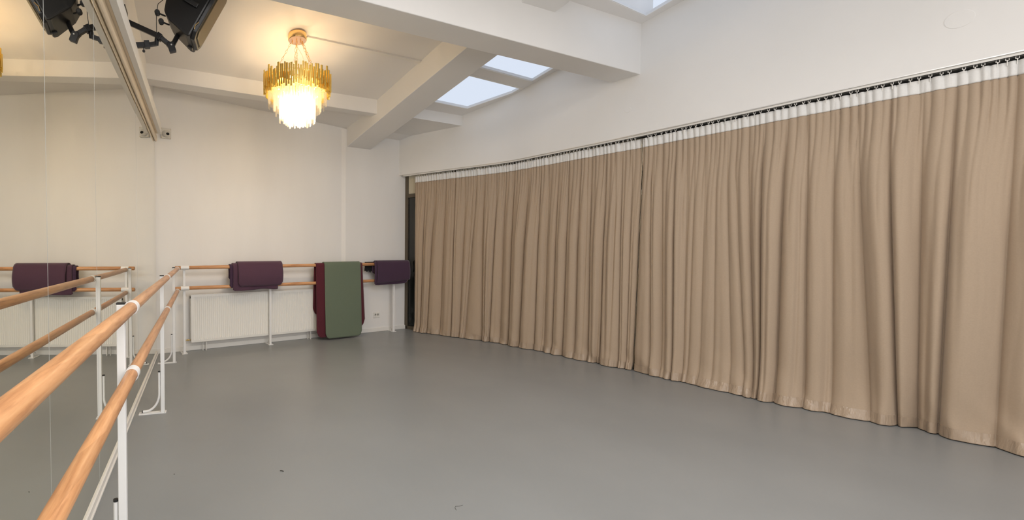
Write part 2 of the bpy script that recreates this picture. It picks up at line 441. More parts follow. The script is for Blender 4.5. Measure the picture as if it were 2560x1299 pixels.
def ring(parent, p0, p1, r=.0262):
    b = bmesh.new(); n = 28
    p0, p1 = Vector(p0), Vector(p1); d = (p1-p0).normalized(); a = d.cross(Vector((0, 0, 1))).normalized(); c = d.cross(a)
    loops = []
    for p, rr in ((p0, .0232), (p0, r), (p1, r), (p1, .0232)):
        loops.append([b.verts.new(p+(a*math.cos(2*PI*k/n)+c*math.sin(2*PI*k/n))*rr) for k in range(n)])
    for i in range(4):
        r0, r1 = loops[i], loops[(i+1) % 4]
        for k in range(n): b.faces.new((r0[k], r0[(k+1) % n], r1[(k+1) % n], r1[k]))
    return obj('bar_clamp', b, M_white, parent, smooth=True)
def wood_bar(parent, p0, p1, r=.0225):
    """bar mesh built along its own local Y so the grain follows it"""
    p0, p1 = Vector(p0), Vector(p1); ln = (p1-p0).length
    b = bmesh.new(); tube(b, [(0, 0, 0), (0, .004, 0), (0, ln-.004, 0), (0, ln, 0)], r, 32, radii=[r-.003, r, r, r-.003])
    o = obj('wooden_bar', b, M_wood, parent, smooth=True); o.location = p0
    o.rotation_euler = (0, 0, math.atan2(p1.y-p0.y, p1.x-p0.x)-PI/2)
    return o
# side barre in front of the mirrors
PX = .229
bar1 = empty('ballet_barre', (PX, 1.7036, 0)); tag(bar1, 'double wooden ballet barre running in front of the wall mirrors', 'ballet barre')
for i, y in enumerate((1.7036-1.74, 1.7036, 3.4434, 4.9402)):
    p = make_post(bar1); p.location = (0, y-1.7036, 0)
    for z in (1.07, .817): ring(bar1, (.040, y-1.7036-.036, z), (.040, y-1.7036+.012, z))
for z in (1.07, .817): wood_bar(bar1, (.040, -3.3, z), (.040, 4.975-1.7036, z))
# back barre
A0 = L(-.045, .148)
bar2 = empty('ballet_barre', A0, G); tag(bar2, 'double wooden ballet barre along the back wall above the radiator, with mats hanging on it', 'ballet barre')
for s in (-.045, 1.097, 3.187):
    p = make_post(bar2, False); p.location = (s+.045, 0, 0); p.rotation_euler = (0, 0, -PI/2)
for z in (1.07, .817):
    for s in (-.045, 1.097, 3.187): ring(bar2, (s+.045-.048, -.04, z), (s+.045+.052, -.04, z))
    wood_bar(bar2, (-.112, -.04, z), (3.47, -.04, z))

# ------------------------------------------------------------------ MATS over the back barre
def mat_sheet(name, m, prof, s0, s1, th=.007, parent=None, skew=None, flare=0, wave=0, round0=.06, round1=.06, ns=28, seed=0):
    """prof: list of (t,z) from the front bottom over the bar to the back bottom. rounded corners at both ends"""
    rr = random.Random(seed)
    pts = [Vector((t, z, 0)) for t, z in prof]
    # resample
    seg = [0]
    for a, b in zip(pts, pts[1:]): seg.append(seg[-1]+(b-a).length)
    tot = seg[-1]; n = max(24, int(tot/.02))
    def at(d):
        d = max(0, min(tot, d))
        for i in range(len(pts)-1):
            if d <= seg[i+1]+1e-9:
                f = (d-seg[i])/max(1e-9, seg[i+1]-seg[i]); return pts[i].lerp(pts[i+1], f)
        return pts[-1]
    ph = rr.random()*6
    bm = bmesh.new(); grid = []
    for i in range(n+1):
        row = []
        for j in range(ns+1):
            u = j/ns
            # rounded corners: shorten the strip near its side edges
            W = s1-s0; x = u*W
            cut0 = cut1 = 0
            for e in (x, W-x):
                if e < round0: cut0 = max(cut0, round0-math.sqrt(max(0, round0**2-(round0-e)**2)))
                if e < round1: cut1 = max(cut1, round1-math.sqrt(max(0, round1**2-(round1-e)**2)))
            k0 = skew(u)[0] if skew else 0; k1 = skew(u)[1] if skew else 0
            d0 = cut0+k0; d1 = tot-cut1-k1
            d = d0+(d1-d0)*i/n
            p = at(d)
            wv = wave*math.sin(u*9+ph)*max(0, 1-2*min(i, n-i)/n)**2
            P = L(s0+x+flare*u*max(0, 1-2*i/n), p.x+wv, p.y); row.append(bm.verts.new(P))
        grid.append(row)
    for i in range(n):
        for j in range(ns): bm.faces.new((grid[i][j], grid[i][j+1], grid[i+1][j+1], grid[i+1][j]))
    o = obj(name, bm, m, parent, smooth=True, norm=False)
    md = o.modifiers.new('thick', 'SOLIDIFY'); md.thickness = th; md.offset = 0
    return o
BT, BZ = .188, 1.07     # upper bar axis
def arch(rt, zf, zb, tf=None, tb=None, top=0, n=14):
    """profile over the bar: radius rt, front hanging to zf at t=tf, back to zb at t=tb"""
    tf = BT+rt if tf is None else tf; tb = BT-rt if tb is None else tb
    pr = [(tf, zf)]
    for i in range(n+1):
        a = PI*i/n; pr.append((BT+rt*math.cos(a), BZ+top+rt*math.sin(a)))
    pr.append((tb, zb)); return pr
# purple mats left
G1 = 'purple mats folded over the left of the back barre'
def bulge(rt, zf, zb, amp, top=0):
    pr = []
    for i in range(9):
        f = i/8; z = zf+(BZ+top-zf)*f; pr.append((BT+rt*(.80+.20*min(1, f*1.4))+amp*math.sin(PI*min(1, f*.85+.12)), z))
    last = pr.pop()[0]
    k = (last-BT)/rt
    for i in range(13):
        a = PI*i/12; x = BT+rt*math.cos(a)*(k if a < PI/2 else 1); pr.append((x, BZ+top+rt*math.sin(a)))
    for i in range(1, 6): pr.append((BT-rt+.012*math.sin(i/5*PI), BZ+top+(zb-BZ-top)*i/5))
    return pr
tag(mat_sheet('folded_mat', M_purp2, bulge(.034, .80, .90, .006), .515, 1.165, round0=.03, round1=.03, seed=1), 'innermost dark purple mat, only its left edge showing under the two others', 'exercise mat', 'purple mats on the barre')
tag(mat_sheet('folded_mat', M_purp, bulge(.046, .762, .87, .012), .555, 1.175, wave=.008, round0=.012, round1=.012, seed=2, skew=lambda u: (-.012*math.sin(u*7), 0)), 'purple mat with a wavy lower edge hanging below the thick outer purple mat', 'exercise mat', 'purple mats on the barre')
tag(mat_sheet('folded_mat', M_purp, bulge(.064, .818, .86, .030), .615, 1.235, th=.010, round0=.05, round1=.05, seed=3), 'thick outermost purple mat on the left part of the back barre', 'exercise mat', 'purple mats on the barre')
# burgundy mat, green mat
tag(mat_sheet('folded_mat', M_red, arch(.030, .040, .30, BT+.058, BT-.066), 1.765, 2.545, round0=.09, round1=.09, flare=.035, skew=lambda u: (.13*u*u, .13*(1-u)-.07), seed=4),
    'long burgundy mat hanging behind and left of the green mat', 'exercise mat')
tag(mat_sheet('folded_mat', M_green, arch(.043, .026, .42, BT+.085, BT-.052), 1.895, 2.505, th=.010, round0=.07, round1=.07, seed=5),
    'long sage green mat draped over the back barre almost to the floor', 'exercise mat')
# purple mat right
tag(mat_sheet('folded_mat', M_purp2, bulge(.038, .755, .93, .008), 2.765, 3.40, round0=.05, round1=.03, seed=6, skew=lambda u: (.045*u-.03, 0)),
    'dark purple mat folded beneath the other one at the right end of the barre', 'exercise mat', 'purple mats on the barre')
tag(mat_sheet('folded_mat', M_purp2, bulge(.054, .775, .92, .020), 2.80, 3.425, th=.009, round0=.01, round1=.02, seed=7, skew=lambda u: (.045*u, 0)),
    'upper dark purple mat at the right end of the barre beside the curtain', 'exercise mat', 'purple mats on the barre')
# black fringed scarf behind the right mats
sc = bmesh.new()
box(sc, (0, -.010, 0), (.14, -.004, .10)); 
for i in range(11):
    x = i*.0128; tube(sc, [(x+.003, -.007, .002), (x+.002+random.uniform(-.004, .004), -.007, -.035-random.uniform(0, .03))], .0072, 6)
o = obj('scarf', sc, M_blackc); o.location = L(2.655, .120, 1.005); o.rotation_euler = (0, 0, G)
tag(o, 'black fringed scarf behind the right-hand purple mats on the barre', 'scarf')

# ------------------------------------------------------------------ RADIATOR
R0 = L(.05, .04)
rad = empty('radiator', R0, G); tag(rad, 'long white panel radiator low on the back wall under the barre', 'radiator')
RW = 1.94
b = bmesh.new(); gr = 73; xs = []
x0, x1 = .035, RW-.035
# front plate with pressed vertical grooves (local -y = room)
cols = [(0, 0)]; pitch = (x1-x0)/gr
for i in range(gr):
    a = x0+i*pitch
    cols += [(a+.10*pitch, 0), (a+.28*pitch, .0075), (a+.52*pitch, .0075), (a+.70*pitch, 0)]
cols.append((RW, 0))
rows = [(0.12, 0), (.150, 0), (.160, 1), (.684, 1), (.696, 0), (.72, 0)]
g = [[b.verts.new((x, -.062-( .004 if (zz in (.12, .72)) else .006)+dy*k, zz)) for x, dy in cols] for zz, k in rows]
for r0, r1 in zip(g, g[1:]):
    for i in range(len(cols)-1): b.faces.new((r0[i], r0[i+1], r1[i+1], r1[i]))
obj('front_panel', b, M_rad, rad, smooth=True, norm=False)
b = bmesh.new(); box(b, (0, -.058, .12), (RW, -.054, .72)); box(b, (0, -.012, .125), (RW, -.002, .715)); box(b, (.0, -.066, .12), (RW, -.012, .128)); obj('core', b, M_rad, rad)
b = bmesh.new(); box(b, (-.004, -.066, .13), (.002, -.002, .72)); obj('side_cover', b, M_rad, rad, bevel=.001)
b = bmesh.new(); box(b, (RW-.002, -.066, .13), (RW+.004, -.002, .72)); obj('side_cover', b, M_rad, rad, bevel=.001)
b = bmesh.new()
box(b, (-.003, -.069, .718), (RW+.003, -.062, .724)); box(b, (-.003, -.008, .718), (RW+.003, -.001, .724))
for i in range(90): x = .01+i*(RW-.02)/89; box(b, (x-.004, -.064, .716), (x+.004, -.006, .721))
obj('top_grille', b, M_rad, rad)
for s in (.19, 1.70):
    b = bmesh.new(); box(b, (s-.004, -.048, 0), (s+.004, -.016, .13)); box(b, (s-.040, -.034, .0), (s-.034, -.012, .13)); obj('leg', b, M_rad, rad)
b = bmesh.new(); tube(b, [(.002, -.034, .150), (-.035, -.034, .150)], .008, 12); tube(b, [(-.030, -.034, .150), (-.044, -.034, .150)], .013, 12); tube(b, [(-.044, -.034, .150), (-.072, -.034, .150)], .007, 12); tube(b, [(-.060, -.034, .150), (-.078, -.034, .150)], .012, 12)
obj('valve', b, M_brass, rad, smooth=True)
b = bmesh.new(); tube(b, [(.0, -.034, .690), (-.014, -.034, .690)], .015, 10); obj('vent_plug', b, M_lens, rad, smooth=True)

# ------------------------------------------------------------------ SOCKET, SENSOR, BLANK COVERS
so = empty('wall_socket', L(2.941, .032, .262), G); tag(so, 'white double wall socket low on the back wall by the green mat', 'socket')
b = bmesh.new(); box(b, (-.060, -.010, -.042), (.060, 0, .042)); obj('face_plate', b, M_trimw, so, bevel=.004)
for x in (-.023, .023):
    b = bmesh.new(); M = basis(Vector((x, -.010, .006)), Vector((1, 0, 0)), Vector((0, 0, 1)), Vector((0, -1, 0)))
    lathe(b, [(.020, 0), (.020, .002), (.017, .002), (.016, -.003)], M, 24); ob = obj('outlet', b, M_greyp, so, smooth=True)
    h = bmesh.new()
    for dx in (-.008, .008): tube(h, [(x+dx, -.0085, .006), (x+dx, -.0125, .006)], .0025, 8)
    tube(h, [(x, -.0085, .018), (x, -.016, .018)], .0022, 8)
    obj('pin_hole', h, M_lens, ob)
b = bmesh.new(); box(b, (-.050, -.0108, -.032), (.050, -.0095, -.029)); obj('seam', b, M_greyp, so)
se = empty('motion_sensor', L(-.232, 0, 2.722), G); tag(se, 'small grey dome sensor on a square box high in the back corner', 'sensor')
b = bmesh.new(); box(b, (-.055, -.035, -.062), (.065, 0, .062)); obj('housing', b, M_greyp, se, bevel=.006)
b = bmesh.new(); Msn = basis(Vector((.004, -.035, -.004)), Vector((1, 0, 0)), Vector((0, .3, .95)).normalized(), Vector((.25, -.92, -.28)).normalized())
lathe(b, [(.052, -.01), (.050, .012), (.040, .030), (.030, .042), (.022, .050)], Msn, 28); dome = obj('dome', b, M_greyp, se, smooth=True)
b = bmesh.new(); lathe(b, [(.019, .048), (.019, .054), (.012, .053)], Msn, 20); obj('lens', b, M_lens, dome)
for x in (-.048, .058):
    for z in (-.055, .055): b = bmesh.new(); tube(b, [(x, -.034, z), (x, -.037, z)], .004, 8); obj('screw', b, M_brass, se)
def blank(p, r, label):
    n = -outn(D2); b = bmesh.new(); w = TB + D2*((p-TB).dot(D2)) - outn(D2)*.02
    w.z = p.z
    lathe(b, [(r, 0), (r, .0015), (r-.003, .0025)], basis(w, D2, Vector((0, 0, 1)), n), 40)
    tag(obj('blanking_plate', b, M_wall), label, 'cover plate')
blank(Vector((5.534, 1.737, 2.845)), .058, 'large round white cover plate high on the right wall near the top edge')
blank(Vector((4.993, 3.551, 2.783)), .030, 'small round white cover plate on the right wall above the middle of the curtains')

# ------------------------------------------------------------------ CURTAINS
tr = empty('curtain_track', TA); tag(tr, 'slim white curtain track along the right wall above both curtains', 'curtain rail')
def track_strip(name, m, o0, o1, z0, z1, a0, a1):
    b = bmesh.new(); n = 60; prev = None
    for i in range(n+1):
        a = a0+(a1-a0)*i/n; p, nn, d = track(a); z = track_z(a)
        q = [p+nn*o0, p+nn*o1]
        ring_ = [b.verts.new(v-TA+Vector((0, 0, z+dz))) for v, dz in ((q[0], z0), (q[1], z0), (q[1], z1), (q[0], z1))]
        if prev:
            for k in range(4): b.faces.new((prev[k], prev[(k+1) % 4], ring_[(k+1) % 4], ring_[k]))
        else: b.faces.new(ring_)
        prev = ring_
    b.faces.new(prev[::-1]); return obj(name, b, m, tr)
track_strip('track_body', M_trimw, -.014, .030, -.020, .006, -.02, 8.4)
track_strip('top_lip', M_alu, -.028, -.012, -.003, .004, -.06, 8.4)
track_strip('slot', M_gap, -.006, .006, -.0215, -.019, .12, 8.3)

def interp(tab, x):
    if x <= tab[0][0]: return tab[0][1]
    for (x0, y0), (x1, y1) in zip(tab, tab[1:]):
        if x <= x1: return y0+(y1-y0)*(x-x0)/(x1-x0)
    return tab[-1][1]
def make_curtain(label, valleys, a_top, a_bot, seed, hookn, near):
    """valleys: (arc high up, arc at the floor, depth) for each main fold line, far to near"""
    R = random.Random(seed)
    V = [(a_top[0], a_bot[0], .6)] + valleys + [(a_top[1], a_bot[1], .6)]
    # sub-folds inside each fold
    subs = []
    for (t0, b0, d0), (t1, b1, d1) in zip(V, V[1:]):
        w = (t1-t0); subs.append([(R.uniform(.15, .85), R.uniform(.25, .6), R.uniform(.08, .16)) for _ in range(max(1, int(w/.07)))])
    W = a_top[1]-a_top[0]
    nu = int(W/.0045); hs = [0, .004, .010, .02, .035, .05, .07, .0701, .09, .11, .14, .18, .23, .29, .36, .44, .53, .63, .74, .86, .98, 1.10, 1.22, 1.34, 1.46, 1.57, 1.68, 1.78, 1.87, 1.95, 2.02, 2.08, 2.13, 2.18, 2.22, 2.26, 2.29, 2.32, 2.345, 2.37]
    root = empty('curtain', track(a_top[0])[0]); tag(root, label, 'curtain'); O = Vector(root.location)
    pleat = []
    x = 0
    while x < W+.2: pleat.append(x); x += R.uniform(.022, .052)
    pa = [R.uniform(.5, 1.2) for _ in pleat]
    bn = [R.uniform(-1, 1) for _ in range(60)]
    def pleat_f(x):
        for i in range(len(pleat)-1):
            if x < pleat[i+1]:
                f = (x-pleat[i])/(pleat[i+1]-pleat[i]); return abs(math.sin(PI*f))**.5*pa[i]
        return 0
    def low(x, k):
        q = x*k % 59; i = int(q); f = q-i; f = f*f*(3-2*f); return bn[i]*(1-f)+bn[(i+1) % 60]*f
    def surf(u, hz, zt):
        """u 0..1 across, hz metres above the floor, zt local height of the tape"""
        f = hz/zt                       # 0 floor .. 1 top
        g = min(1, max(0, (1-f)/.90))   # 1 at the floor
        n_ = len(V)-1
        # arc position: linear in u between tops, remapped so fold lines run from their top to their floor position
        at = a_top[0]+u*W
        for i in range(n_):
            if at <= V[i+1][0] or i == n_-1: break
        t0, b0, d0 = V[i]; t1, b1, d1 = V[i+1]
        q = min(1, max(0, (at-t0)/(t1-t0)))
        lean = min(1.15, max(0, (1.9-hz)/1.9))
        a = (t0+(b0-t0)*lean)*(1-q)+(t1+(b1-t1)*lean)*q
        dep = d0*(1-q)+d1*q
        # main fold: round crest with the deep cusp on the far side
        qq = min(1, max(0, q))**.80
        main = (math.sin(PI*qq)**.46 if 0 < qq < 1 else 0)
        grow = min(1, .10+1.15*max(0, (2.40-hz))/1.35) if hz < 2.37 else .10
        wf = min(1.3, (t1-t0)/.13)**.7
        off = .082*dep*grow*wf*main
        for (c, s_, am) in subs[i]:
            cc = c+.06*math.sin(hz*1.7+c*9); dd = (q-cc)/(s_*.30); off -= am*.17*wf*grow*math.exp(-dd*dd)*(.55+.45*math.sin(hz*1.3+c*20))
        off += .010*low(at, 2.3)*(1-f)
        # fine pleats under the tape
        pf = math.exp(-max(0, zt-hz)/.32)*.6+math.exp(-max(0, zt-hz)/1.0)*.4
        off += .025*pf*pleat_f(at-a_top[0]+.012*math.sin(hz*5))
        # broad undulation and the outward kick / break on the floor
        if near: off += .020*low(at, 1.1)*g
        k = max(0, 1-hz/.16)
        off += k*k*.014*(1+low(at, 9))
        if hz < .42:
            k3 = (1-hz/.42)**2
            off += .010*low(at+hz*.8, 15)*(1-hz/.42) + (.070 if near else .014)*k3*(low(at, 4.1)+.30)
            off += (.009 if near else .003)*math.sin(at*31+hz*22)*math.exp(-hz/.16)*low(at, 3.1)
            off += .0035*math.sin(at*95+6*low(at, 7))*max(0, 1-hz/.10)
        return a, off
    def pt(u, hz, extra=0):
        zt = track_z(a_top[0]+u*W)-.052
        h = hz*zt/2.37
        a, off = surf(u, hz, 2.37)
        p, n, d = track(a)
        return p - n*(off+extra-.030) + Vector((0, 0, h+.006)) - O
    def sheet(name, m, h0, h1, extra, smooth=True):
        b = bmesh.new(); hh = [h for h in hs if h0-1e-6 <= h <= h1+1e-6]
        if hh[0] > h0+1e-4: hh = [h0]+hh
        if hh[-1] < h1-1e-4: hh.append(h1)
        prev = None
        for h in hh:
            row = [b.verts.new(pt(j/nu, h, extra)) for j in range(nu+1)]
            if prev:
                for j in range(nu): b.faces.new((prev[j], prev[j+1], row[j+1], row[j]))
            prev = row
        o = obj(name, b, m, root, smooth=False, norm=False)
        for p in o.data.polygons: p.use_smooth = True
        md = o.modifiers.new('thick', 'SOLIDIFY'); md.thickness = .0025; md.offset = 0
        return o
    sheet('drape', M_curt, .0, 2.285, 0)
    sheet('hem', M_hem, .0, .0701, .006)
    sheet('header_tape', M_tape, 2.280, 2.37, .003)
    # lining edge
    # hooks: small white loops between tape and track
    hb = bmesh.new(); tube(hb, [(0, 0, -.040), (0, 0, -.004)], .0022, 6); tube(hb, [(-.006, 0, -.006), (-.006, 0, .012), (.006, 0, .012), (.006, 0, -.006), (-.006, 0, -.006)], .0018, 6)
    h0 = obj('hook', hb, M_trimw, root); me = h0.data
    for i in range(hookn):
        a = a_top[0]+.03+(W-.06)*(i+.5*R.random())/hookn
        p, n, d = track(a)
        h = h0 if i == 0 else h0.copy()
        if i: COL.objects.link(h)
        h.parent = root; h.location = p - n*(-.002) + Vector((0, 0, track_z(a)-.030)) - O
        h.rotation_euler = (0, 0, math.atan2(d.y, d.x)+R.uniform(-.5, .5))
    return root, pt
VL = [(.341, .294, .9), (.49, .406, 1), (.66, .60, .45), (.814, .788, 1.1), (.96, .90, .5), (1.11, .977, .7), (1.223, 1.229, .9), (1.394, 1.322, 1.1), (1.50, 1.46, .5), (1.625, 1.594, 1.2), (1.816, 1.747, 1.2),
      (1.976, 1.93, .95), (2.08, 2.05, .55), (2.189, 2.157, 1.0), (2.314, 2.281, .9), (2.443, 2.421, 1.0), (2.562, 2.566, .8), (2.712, 2.688, 1.1), (2.86, 2.867, 1.0), (2.95, 2.93, .6)]
VR = [(3.12, 3.152, 1.1), (3.21, 3.24, .45), (3.312, 3.335, 1.3), (3.40, 3.41, .4), (3.457, 3.444, .5), (3.53, 3.53, .35), (3.61, 3.625, .5), (3.68, 3.75, .5), (3.736, 3.846, .75), (3.82, 3.90, .6), (3.904, 3.935, 1.3), (4.034, 4.027, 1.2), (4.16, 4.185, 1.0),
      (4.29, 4.32, .6), (4.408, 4.507, .7), (4.548, 4.622, 1.5), (4.68, 4.70, .5), (4.804, 4.785, 1.5), (5.01, 4.991, .6), (5.2, 5.2, 1.1), (5.42, 5.45, 1.0), (5.66, 5.6, 1.1), (5.9, 5.9, 1), (6.15, 6.2, 1)]
c1, p1 = make_curtain('taupe curtain on the left, from the back corner to the slit in the middle', VL, (.178, 3.030), (.186, 2.985), 11, 78, False)
c2, p2 = make_curtain('taupe curtain on the right with large folds, nearest the camera', VR, (3.040, 6.35), (3.000, 6.4), 12, 84, True)
# glossy edging that shows in the slit between the curtains
b = bmesh.new(); prev = None
for i in range(41):
    h = .02+2.30*i/40; q = p2(0, h, .004+.004*math.sin(i*1.3)); pp, n, d = track(3.03)
    row = [b.verts.new(q-d*.003), b.verts.new(q-d*(.009+.003*math.sin(i*.9))+n*.012)]
    if prev: b.faces.new((prev[0], prev[1], row[1], row[0]))
    prev = row
o = obj('edge_binding', b, M_satin, c2, norm=False); md = o.modifiers.new('thick', 'SOLIDIFY'); md.thickness = .002

# ------------------------------------------------------------------ CHANDELIER
CH = Vector((1.491, 4.148, 0)); CZ = 3.455
ch = empty('chandelier', (CH.x, CH.y, 2.55)); tag(ch, 'lit chandelier of gold rods and crystal prisms hanging from the ceiling on chains', 'chandelier')
def C3(x, y, z): return Vector((x, y, z-2.55))
b = bmesh.new(); lathe(b, [(.092, 3.460-2.55), (.095, 3.405-2.55), (.092, 3.400-2.55)], None, 48); can = obj('canopy', b, M_goldp, ch, smooth=True)
b = bmesh.new(); lathe(b, [(.090, 3.4015-2.55), (.090, 3.397-2.55)], None, 48); obj('canopy_plate', b, mat('canopy_underside', (.55, .42, .36), .35, metal=.6), can)
tops = []
for a in (200, 250, 300, 345, 60, 120):
    pass
angs = [(-.050, .0, -.265, -.05), (-.016, -.04, -.06, -.25), (.022, -.036, .115, -.215), (.050, -.004, .225, -.02), (.0, .05, .0, .27)]
for (x0, y0, x1, y1) in angs:
    v0, v1 = C3(x0, y0, 3.398), C3(x1, y1, 2.99); n = 11; b = bmesh.new(); d = (v1-v0)/n
    du = d.normalized(); a1 = du.cross(Vector((0, 1, 0))).normalized(); a2 = du.cross(a1)
    for i in range(n):
        c = v0+d*(i+.5); ax = a1 if i % 2 else a2; hl = d.length*.60
        pts = [c-du*hl, c-du*hl*.55+ax*.0065, c+du*hl*.55+ax*.0065, c+du*hl, c+du*hl*.55-ax*.0065, c-du*hl*.55-ax*.0065, c-du*hl]
        tube(b, pts, .0018, 5, cap=False)
    tube(b, [v0+Vector((0, 0, .004)), v0-Vector((0, 0, .035))], .0045, 8)
    obj('chain', b, M_goldp, ch, smooth=True)
b = bmesh.new(); tube(b, [C3(0, 0, 3.40), C3(.004, 0, 3.33), C3(.05, -.01, 3.25), C3(.075, -.01, 3.17), C3(.07, 0, 3.06)], .002, 6); obj('cable', b, M_beige, ch, smooth=True)
b = bmesh.new()
for r_, z in ((.325, 2.985), (.315, 2.93), (.285, 2.93), (.235, 2.93), (.175, 2.90)):
    tube(b, [C3(r_*math.cos(k/48*2*PI), r_*math.sin(k/48*2*PI), z) for k in range(49)], .004, 6, cap=False)
for k in range(6):
    a = k*PI/3+.2; tube(b, [C3(.325*math.cos(a), .325*math.sin(a), 2.93), C3(-.0, 0, 2.93)], .004, 6)
    tube(b, [C3(.325*math.cos(a), .325*math.sin(a), 2.985), C3(.325*math.cos(a), .325*math.sin(a), 2.93)], .004, 6)
obj('ring_frame', b, M_goldp, ch, smooth=True)
b = bmesh.new(); lathe(b, [(.225, 2.942-2.55), (.225, 2.936-2.55)], None, 40); obj('uplight_shield', b, M_goldp, ch, smooth=True)  # added disc, keeps the lower bulbs' light off the ceiling
CR = random.Random(3)
def unit_box(bw, bd, hgt):
    b = bmesh.new(); box(b, (-bd/2, -bw/2, -hgt), (bd/2, bw/2, 0)); return b
rods = {}
def rod(name, m, r_, a, z0, z1, w, d_, cache=rods):
    key = (name, round(w, 3), round(z1-z0, 2))
    if key not in cache:
        o = obj(name, unit_box(w, d_, key[2]), m, ch); cache[key] = o
    else:
        o = cache[key].copy(); COL.objects.link(o)
    o.parent = ch; o.location = C3(r_*math.cos(a), r_*math.sin(a), z1); o.rotation_euler = (0, 0, a); return o
n = 96
for k in range(n):
    a = 2*PI*k/n; big = k % 2 == 0
    top = 3.028+CR.uniform(-.022, .026)+(.022 if k % 6 == 0 else 0); h = CR.choice((.13, .14, .16, .18))
    rod('gold_rod', M_gold, .338 if big else .330, a, top-h, top, .0185 if big else .012, .012)
b = bmesh.new()      # shorter inner row of the gold rods, past one hundred: one part
for k in range(84):
    a = 2*PI*(k+.5)/84; M = Matrix.Rotation(a, 4, 'Z'); z1 = 2.97+CR.uniform(-.01, .01); box(b, (.313, -.009, z1-2.55-.115-CR.uniform(0, .025)), (.323, .009, z1-2.55), M)
tag(obj('gold_rod_rows', b, M_gold, ch), kind='stuff')
def crystal_row(r_, n, z0, z1, stuff=None, w=.013):
    for k in range(n):
        a = 2*PI*(k+.3)/n+CR.uniform(-.01, .01); h = z1-z0+CR.choice((-.02, 0, .02))
        if stuff is None: rod('crystal_prism', M_crystal, r_, a, z1-h, z1, w, .011)
        else:
            M = Matrix.Rotation(a, 4, 'Z'); box(stuff, (r_-.0055, -w/2, z1-h-2.55), (r_+.0055, w/2, z1-2.55), M)
crystal_row(.293, 54, 2.755, 2.93, w=.015)
crystal_row(.180, 40, 2.595, 2.88, w=.015)
b = bmesh.new()
crystal_row(.238, 48, 2.685, 2.92, b, w=.015)
crystal_row(.135, 30, 2.57, 2.86, b); crystal_row(.085, 20, 2.565, 2.86, b); crystal_row(.04, 9, 2.56, 2.86, b)
tag(obj('crystal_prism_rows', b, M_crystal, ch), kind='stuff')
bl = []
for k in range(12):
    a = 2*PI*k/8+.25; r_ = .20 if k % 2 else .11
    if k > 7: a = PI/2*k+.5; r_ = .062
    q = C3(r_*math.cos(a), r_*math.sin(a), 2.68 if k > 7 else (2.955 if k % 2 else 2.80))
    b = bmesh.new(); lathe(b, [(.004, -.022), (.013, -.015), (.016, 0), (.013, .015), (.006, .024)], Matrix.Translation(q), 14); obj('bulb', b, M_bulb, ch, smooth=True); bl.append(q)

# white cable duct on the ceiling
b = bmesh.new(); q0, q1 = Vector((1.593, 4.168, 0)), Vector((3.0, 4.417, 0))
def tt(p): return (p-B0).dot(N)
d = (q1-q0).normalized(); w = Vector((-d.y, d.x, 0))*.017
P = [q0-w, q1-w, q1+w, q0+w]
def stt(p): return (p-B0).dot(U)
q1 = q0 + (q1-q0)*((2.385-stt(q0))/(stt(q1)-stt(q0))); P = [q0-w, q1-w, q1+w, q0+w]
hexa(b, [p*1+Vector((0, 0, zl(tt(Vector((p.x, p.y, 0))))-.017)) for p in P], [p*1+Vector((0, 0, zl(tt(Vector((p.x, p.y, 0))))-.001)) for p in P])
tag(obj('cable_duct', b, M_trimw), 'thin white cable duct on the ceiling from the chandelier to the joist', 'cable duct')

# ------------------------------------------------------------------ SPEAKER ON ITS WALL BRACKET
F = Vector((.508, 3.40, 2.815))                      # lower front far corner
fh = Vector((.988, -.125, 0)); wv = Vector((.125, .988, 0))
pit = math.radians(29)
f = fh*math.cos(pit)+Vector((0, 0, -math.sin(pit))); up = fh*math.sin(pit)+Vector((0, 0, math.cos(pit)))
# local axes: x = f (front), y = wv (away from the camera), z = up ; origin at F
sp = empty('loudspeaker', F); tag(sp, 'black loudspeaker tilted downwards on an arm high on the mirror wall', 'speaker')
sp.rotation_euler = basis(Vector((0, 0, 0)), f, wv, up).to_euler()
H, Dp, W = .52, .30, .27
b = bmesh.new()
side = [(-.02, .0), (-.05, -.004), (-.21, .035), (-.27, .075), (-.30, .16), (-.30, .38), (-.26, H-.03), (-.02, H)]
# cabinet tapers towards its back
def cab(x, z, y): k = 1-.22*max(0, (-x-.05)/.25); return Vector((x, (y-(-W/2))*k-W/2, z))
lo = [cab(x, z, -W) for x, z in side]; hi = [cab(x, z, 0) for x, z in side]
hexa(b, lo, hi); obj('cabinet', b, M_cab, sp, bevel=.012)
b = bmesh.new()
fr = [(-W+.006, .05), (-W+.045, .004), (-.045, .004), (-.006, .05), (-.006, H-.05), (-.045, H-.004), (-W+.045, H-.004), (-W+.006, H-.05)]
hexa(b, [Vector((-.022, y, z)) for y, z in fr], [Vector((.006, y*.94-W*.03, z*.97+.008)) for y, z in fr]); bz = obj('front_baffle', b, M_cab, sp, bevel=.006)
b = bmesh.new()
gf = [(-W+.03, .07), (-W+.06, .03), (-.06, .03), (-.03, .07), (-.03, H-.07), (-.06, H-.03), (-W+.06, H-.03), (-W+.03, H-.07)]
hexa(b, [Vector((.004, y, z)) for y, z in gf], [Vector((.014, y*.9-W*.05, z*.94+.015)) for y, z in gf]); obj('grille', b, M_grille, sp, bevel=.004)
for yy in (-W-.001,):
    b = bmesh.new(); box(b, (-.19, yy-.006, .20), (-.07, yy+.002, .235)); obj('handle', b, M_black, sp, bevel=.004)
# logo-like metal clips on the front corner
b = bmesh.new(); tube(b, [(-.012, -W-.002, .06), (-.02, -W-.004, .09), (-.008, -W-.003, .12)], .003, 6); obj('corner_clip', b, M_goldp, sp)
b = bmesh.new(); box(b, (-.06, -.10, -.016), (-.02, -.06, .0)); obj('foot', b, M_black, sp, bevel=.004)

